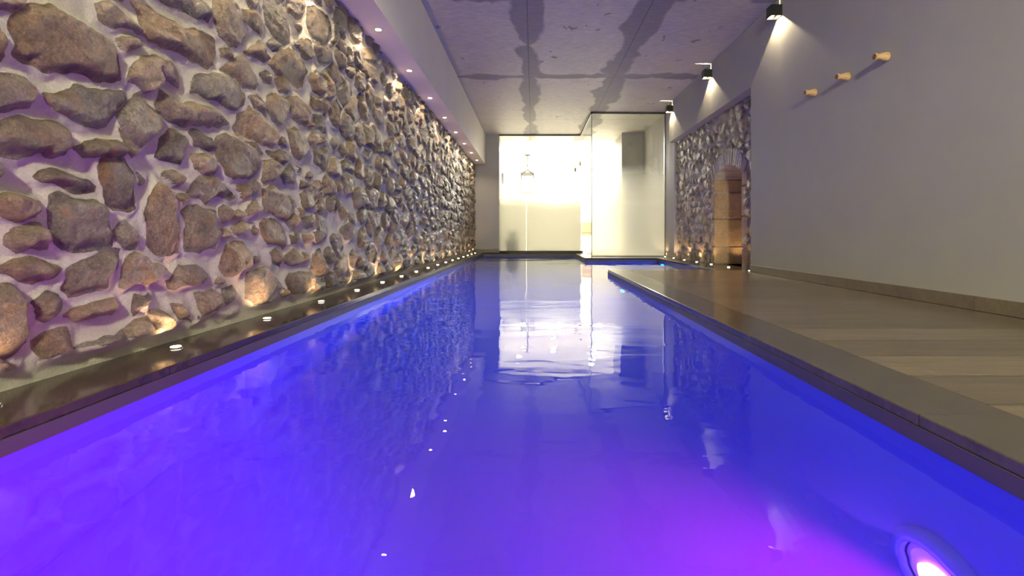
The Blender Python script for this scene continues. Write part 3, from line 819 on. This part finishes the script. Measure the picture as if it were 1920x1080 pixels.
# two small spotlights on the inner ceiling
for i, (x, y) in enumerate(((1.40, 15.2), (1.36, 16.6))):
    s_ = thing('ceiling_spotlight', ['small dark spotlight on the bright ceiling, nearer of two', 'small dark spotlight on the bright ceiling, farther of two'][i], 'spotlight', (x, y, HC-.002), 'spotlights of the bright room')
    bm = bmesh.new(); lathe(bm, [(.05, -.014), (.05, 0)], 20); obj('base', bm, M['darkalu'], s_)
    bm = bmesh.new(); lathe(bm, [(.03, -.12), (.036, -.115), (.036, -.03), (.015, -.02), (.012, -.012)], 18); obj('head', bm, M['darkalu'], s_)

# chair behind the side pane
M['tan'] = m_plain('tan_upholstery', lin(176, 144, 112), .8, 0, .3, 300)
ch = thing('lounge_chair', 'tan low backed chair on thin metal legs behind the clear side glass', 'chair', (1.58, 14.6, 0))
bm = bmesh.new(); bx(bm, -.28, .28, -.26, .26, .36, .44, bev=.03); obj('seat', bm, M['tan'], ch)
bm = bmesh.new(); bx(bm, -.28, .28, -.28, -.21, .44, .74, bev=.03); obj('backrest', bm, M['tan'], ch)
for sx in (-1, 1):
    for sy in (-1, 1):
        bm = bmesh.new(); tube(bm, [(sx*.22, sy*.2, .37), (sx*.27, sy*.25, .0)], .011); obj('leg', bm, M['alu'], ch)
# plant close behind the frosted pane
M['leaf'] = m_plain('dark_green_leaf', lin(70, 92, 48), .5)
pp = thing('potted_plant', 'leafy plant in a round pot blurred behind the frosted left pane', 'plant', (-.47, 11.55, 0))
bm = bmesh.new(); lathe(bm, [(.10, 0), (.13, .02), (.15, .24), (.155, .26), (.135, .26), (.13, .22)], 24); obj('pot', bm, M['greywall'], pp, True)
bm = bmesh.new(); rn = random.Random(8)
for k in range(46):
    a = rn.uniform(0, 6.283); ln = rn.uniform(.18, .34); up = rn.uniform(.1, .95)
    d = Vector((math.cos(a), math.sin(a), 0)); s_ = Vector((-d.y, d.x, 0)); o_ = Vector((0, 0, .22+up*.16)); prev = None
    for i in range(6):
        tt = i/5; c = o_+d*ln*tt*.75+Vector((0, 0, ln*(up*tt*1.1-.35*tt*tt))); wd = .035*math.sin(math.pi*min(1, .12+tt*.88))
        cur = (bm.verts.new(c-s_*wd), bm.verts.new(c+Vector((0, 0, -.006))), bm.verts.new(c+s_*wd))
        if prev: bm.faces.new((prev[0], prev[1], cur[1], cur[0])); bm.faces.new((prev[1], prev[2], cur[2], cur[1]))
        prev = cur
obj('leaves', bm, M['leaf'], pp, True)

# ------------------------------------------------------------------ lamps
# black cube wall lamps
Z1 = 2.418; s = .05
wlab = {8.29: 'black cube wall lamp farthest along the right wall, beside the glass', 6.486: 'black cube wall lamp above the middle of the stone recess',
        4.675: 'black cube wall lamp above the plain wall, largest one in view'}
wp = None
for y, lab in wlab.items():
    loc = (XR-.001, y, Z1)
    if wp is None:
        wp = thing('wall_lamp', lab, 'wall lamp', loc, 'cube lamps along the right wall')
        bm = bmesh.new(); t_ = .004; sl = .0028
        bx(bm, -.100, -.096, -s, s, -s, s); bx(bm, -.096, 0, -s, -s+t_, -s, s); bx(bm, -.096, 0, s-t_, s, -s, s)
        bx(bm, -.096, 0, -s+t_, -sl, s-t_, s); bx(bm, -.096, 0, sl, s-t_, s-t_, s); bx(bm, -.096, -.09, -sl, sl, s-t_, s)
        bx(bm, -.004, 0, -s+t_, s-t_, -s, -.002); bx(bm, -.096, 0, -s+t_, s-t_, -.006, -.002)
        obj('housing', bm, M['black'], wp)
        bm = bmesh.new()
        for a in ((-.0955, -.0935, -.0455, .0455), (-.0065, -.0045, -.0455, .0455), (-.0935, -.0065, -.0455, -.0437), (-.0935, -.0065, .0437, .0455)): bx(bm, *a, -.049, -.0065)
        obj('reflector', bm, M['chrome'], wp)
        obj('lens', box(-.080, -.020, -.030, .030, -.012, -.0062), M['lensW'], wp)
        light('beam_down', 'SPOT', (-.058, 0, -.0150), E_WALL_DOWN, LAMP, wp, size=150, blend=.1, rad=.003)
        for sg in (-1, 1): light('beam_side', 'SPOT', (-.058, 0, -.0150), E_WALL_DOWN*3.0, LAMP, wp, rot=(sg*R(38), 0, 0), size=96, blend=.55, rad=.003)
        light('beam_up', 'POINT', (-.048, 0, .018), E_WALL_UP, LAMP, wp, rad=.0008)
    else: dup(wp, loc, lab)

# globe pendant well behind the viewpoint
rl = thing('globe_pendant', 'white globe pendant over the deck behind the viewpoint', 'pendant lamp', (.45, -3.0, HC-.001))
bm = bmesh.new(); lathe(bm, [(.05, -.02), (.055, 0)], 24); tube(bm, [(0, 0, -.01), (0, 0, -.20)], .006); obj('rod', bm, M['steel'], rl)
bm = bmesh.new(); lathe(bm, [(.12*math.sin(R(a)), -.31+.12*math.cos(R(a))) for a in range(6, 180, 12)], 20); obj('globe', bm, m_emit('globe_glow', (.97, .98, .70), E_REAR), rl, True)

# two ceiling downlights over the near part of the pool
od = None
for y, lab in ((2.7, 'round ceiling downlight over the pool, nearer the pegs'), (.5, 'round ceiling downlight over the pool, right above the viewpoint')):
    if od: dup(od, (.0, y, HC-.001), lab); continue
    od = thing('assumed_downlight', lab, 'downlight', (.0, y, HC-.001), 'downlights over the near pool')
    bm = bmesh.new(); lathe(bm, [(.052, -.004), (.06, -.006), (.06, 0)], 28); obj('rim', bm, M['steel'], od)
    bm = bmesh.new(); lathe(bm, [(.04, -.012), (.05, -.007), (.05, -.005)], 28); obj('lens', bm, M['panel'], od)
    light('beam', 'SPOT', (0, 0, -.02), E_OVER, CREAM, od, size=160, blend=.5, rad=.04)

# downlights in the soffit over the stone wall
names = ['first', 'second', 'third', 'fourth', 'fifth', 'sixth', 'seventh', 'eighth', 'ninth', 'tenth', 'eleventh', 'twelfth', 'thirteenth', 'fourteenth', 'fifteenth', 'sixteenth']
sp = None
for k in range(-3, 8):
    y = 3.805+.952*k; loc = (-1.153, y, ZL-.0005)
    lab = ('tiny round soffit downlight over the stone wall, %s from the near end' % names[k]) if k >= 0 else \
        'tiny round soffit downlight over the stone wall, %s before the first in view' % names[-k-1]
    if sp is None:
        sp = thing('soffit_downlight', lab, 'downlight', loc, 'downlights along the soffit')
        bm = bmesh.new(); lathe(bm, [(.024, -.001), (.028, -.003), (.028, 0)], 24); obj('rim', bm, M['steel'], sp)
        bm = bmesh.new(); lathe(bm, [(.017, -.005), (.021, -.0035), (.021, -.003)], 24); obj('lens', bm, M['lensS'], sp)
        light('beam', 'SPOT', (0, 0, -.008), E_SOFFIT, WARM, sp, size=150, blend=.8, rad=.015)
    else: dup(sp, loc, lab)

# uplights in the floor along the left wall and in the recess
fp = None
def floor_spot(x, y, lab, group):
    global fp
    if fp is None:
        fp = thing('floor_spotlight', lab, 'floor spotlight', (x, y, .0005), group)
        bm = bmesh.new(); lathe(bm, [(.021, 0), (.021, .0025), (.0165, .003)], 24, cap=True); obj('rim', bm, M['steel'], fp)
        bm = bmesh.new(); lathe(bm, [(.0165, .003), (.015, .0055), (.008, .0065)], 24); obj('lens', bm, M['lensF'], fp)
        light('beam', 'SPOT', (0, 0, .010), E_FLOOR, WARM2, fp, rot=(R(180), 0, 0), size=120, blend=.7, rad=.012)
        return fp
    r = dup(fp, (x, y, .0005), lab); r['group'] = group; return r
for k in range(-2, 16):
    y = 1.743+.597*k
    if y > 10.75: break
    lab = 'round floor spotlight below the left stone wall, %s from the near end' % names[k] if k >= 0 else \
        'round floor spotlight in the left coping, %s before the nearest in view' % names[-k-1]
    floor_spot(-1.217, y, lab, 'floor spotlights along the left wall')
for k, y in enumerate((5.44, 6.03, 6.62, 7.21, 7.80, 8.39, 8.94)):
    floor_spot(2.30, y, 'floor spotlight at the foot of right stone recess, %s from the plain wall' % names[k], 'floor spotlights along the right recess')

floor_spot(2.69, 6.56, 'floor spotlight inside the arched stone niche', 'floor spotlights along the right recess')

# underwater lamps
M['poolwhite'] = m_plain('white_lamp_bowl', lin(225, 225, 228), .4)
M['lampV'] = m_emit('violet_pool_lens', LENSV, E_POOL_NEAR)
M['lampB'] = m_emit('blue_pool_lens', BLUE, E_POOL_FAR)
M['lampC'] = m_emit('dim_blue_pool_lens', BLUE, E_POOL_FAR*.45)
for (x, y, z, mt, lab) in ((PR, 1.01, -.585, 'lampV', 'round violet underwater lamp at bottom right of the pool'),
                          (PR, 4.56, -.52, 'lampB', 'round blue underwater lamp near the end of the deck'),
                          (EXR, 7.96, -.42, 'lampC', 'round blue underwater lamp in the side bay by the recess'),
                          (PR, -.30, -.50, 'lampV', 'round violet underwater lamp behind the viewpoint')):
    p = thing('pool_lamp', lab, 'underwater lamp', (x-.001, y, z), 'underwater pool lamps')
    bm = bmesh.new(); lathe(bm, [(.135, 0), (.135, -.02), (.125, -.03), (.10, -.032), (.10, -.02)], 32, axis='X', cap=False); obj('rim', bm, M['poolwall'], p, True)
    bm = bmesh.new(); lathe(bm, [(.098, -.006), (.098, -.016), (.085, -.020)], 32, axis='X'); obj('reflector', bm, M['poolwhite'], p)
    bm = bmesh.new(); lathe(bm, [(.055, -.0205), (.055, -.028), (.04, -.034)], 32, axis='X'); obj('lens', bm, M[mt], p)
    if mt == 'lampV': light('beam', 'SPOT', (-.075, 0, 0), E_POOL_SPOT, VIOLET, p, rot=(0, R(90), 0), size=112, blend=1.0, rad=.03)

# ------------------------------------------------------------------ wooden pegs
pg = None
for y, z, lab in ((3.252, 1.515, 'turned oak wall peg, largest and nearest of the three'), (3.656, 1.513, 'turned oak wall peg, middle of the three'), (4.083, 1.517, 'turned oak wall peg, farthest of the three, by the stone recess')):
    if pg is None:
        bm = bmesh.new()
        lathe(bm, [(.028, -.0005), (.0295, -.004), (.029, -.018), (.024, -.036), (.0185, -.054), (.0172, -.062), (.0205, -.073), (.0228, -.080), (.022, -.0835), (.019, -.0845)], 32, axis='X')
        pg = tag(obj('wall_peg', bm, M['wood'], None, True), lab, 'peg', 'oak pegs on the right wall')
        bm = bmesh.new(); lathe(bm, [(.019, -.0840), (.0185, -.0852), (.006, -.0852)], 32, axis='X'); eg = obj('end_grain', bm, M['endgrain'], pg); eg['label'] = 'darker end grain'
    else: o = pg.copy(); C.objects.link(o); o['label'] = lab; pg2 = o; e2 = eg.copy(); C.objects.link(e2); e2.parent = o
    (pg if lab.startswith('turned oak wall peg, largest') else pg2).location = (XR, y, z)
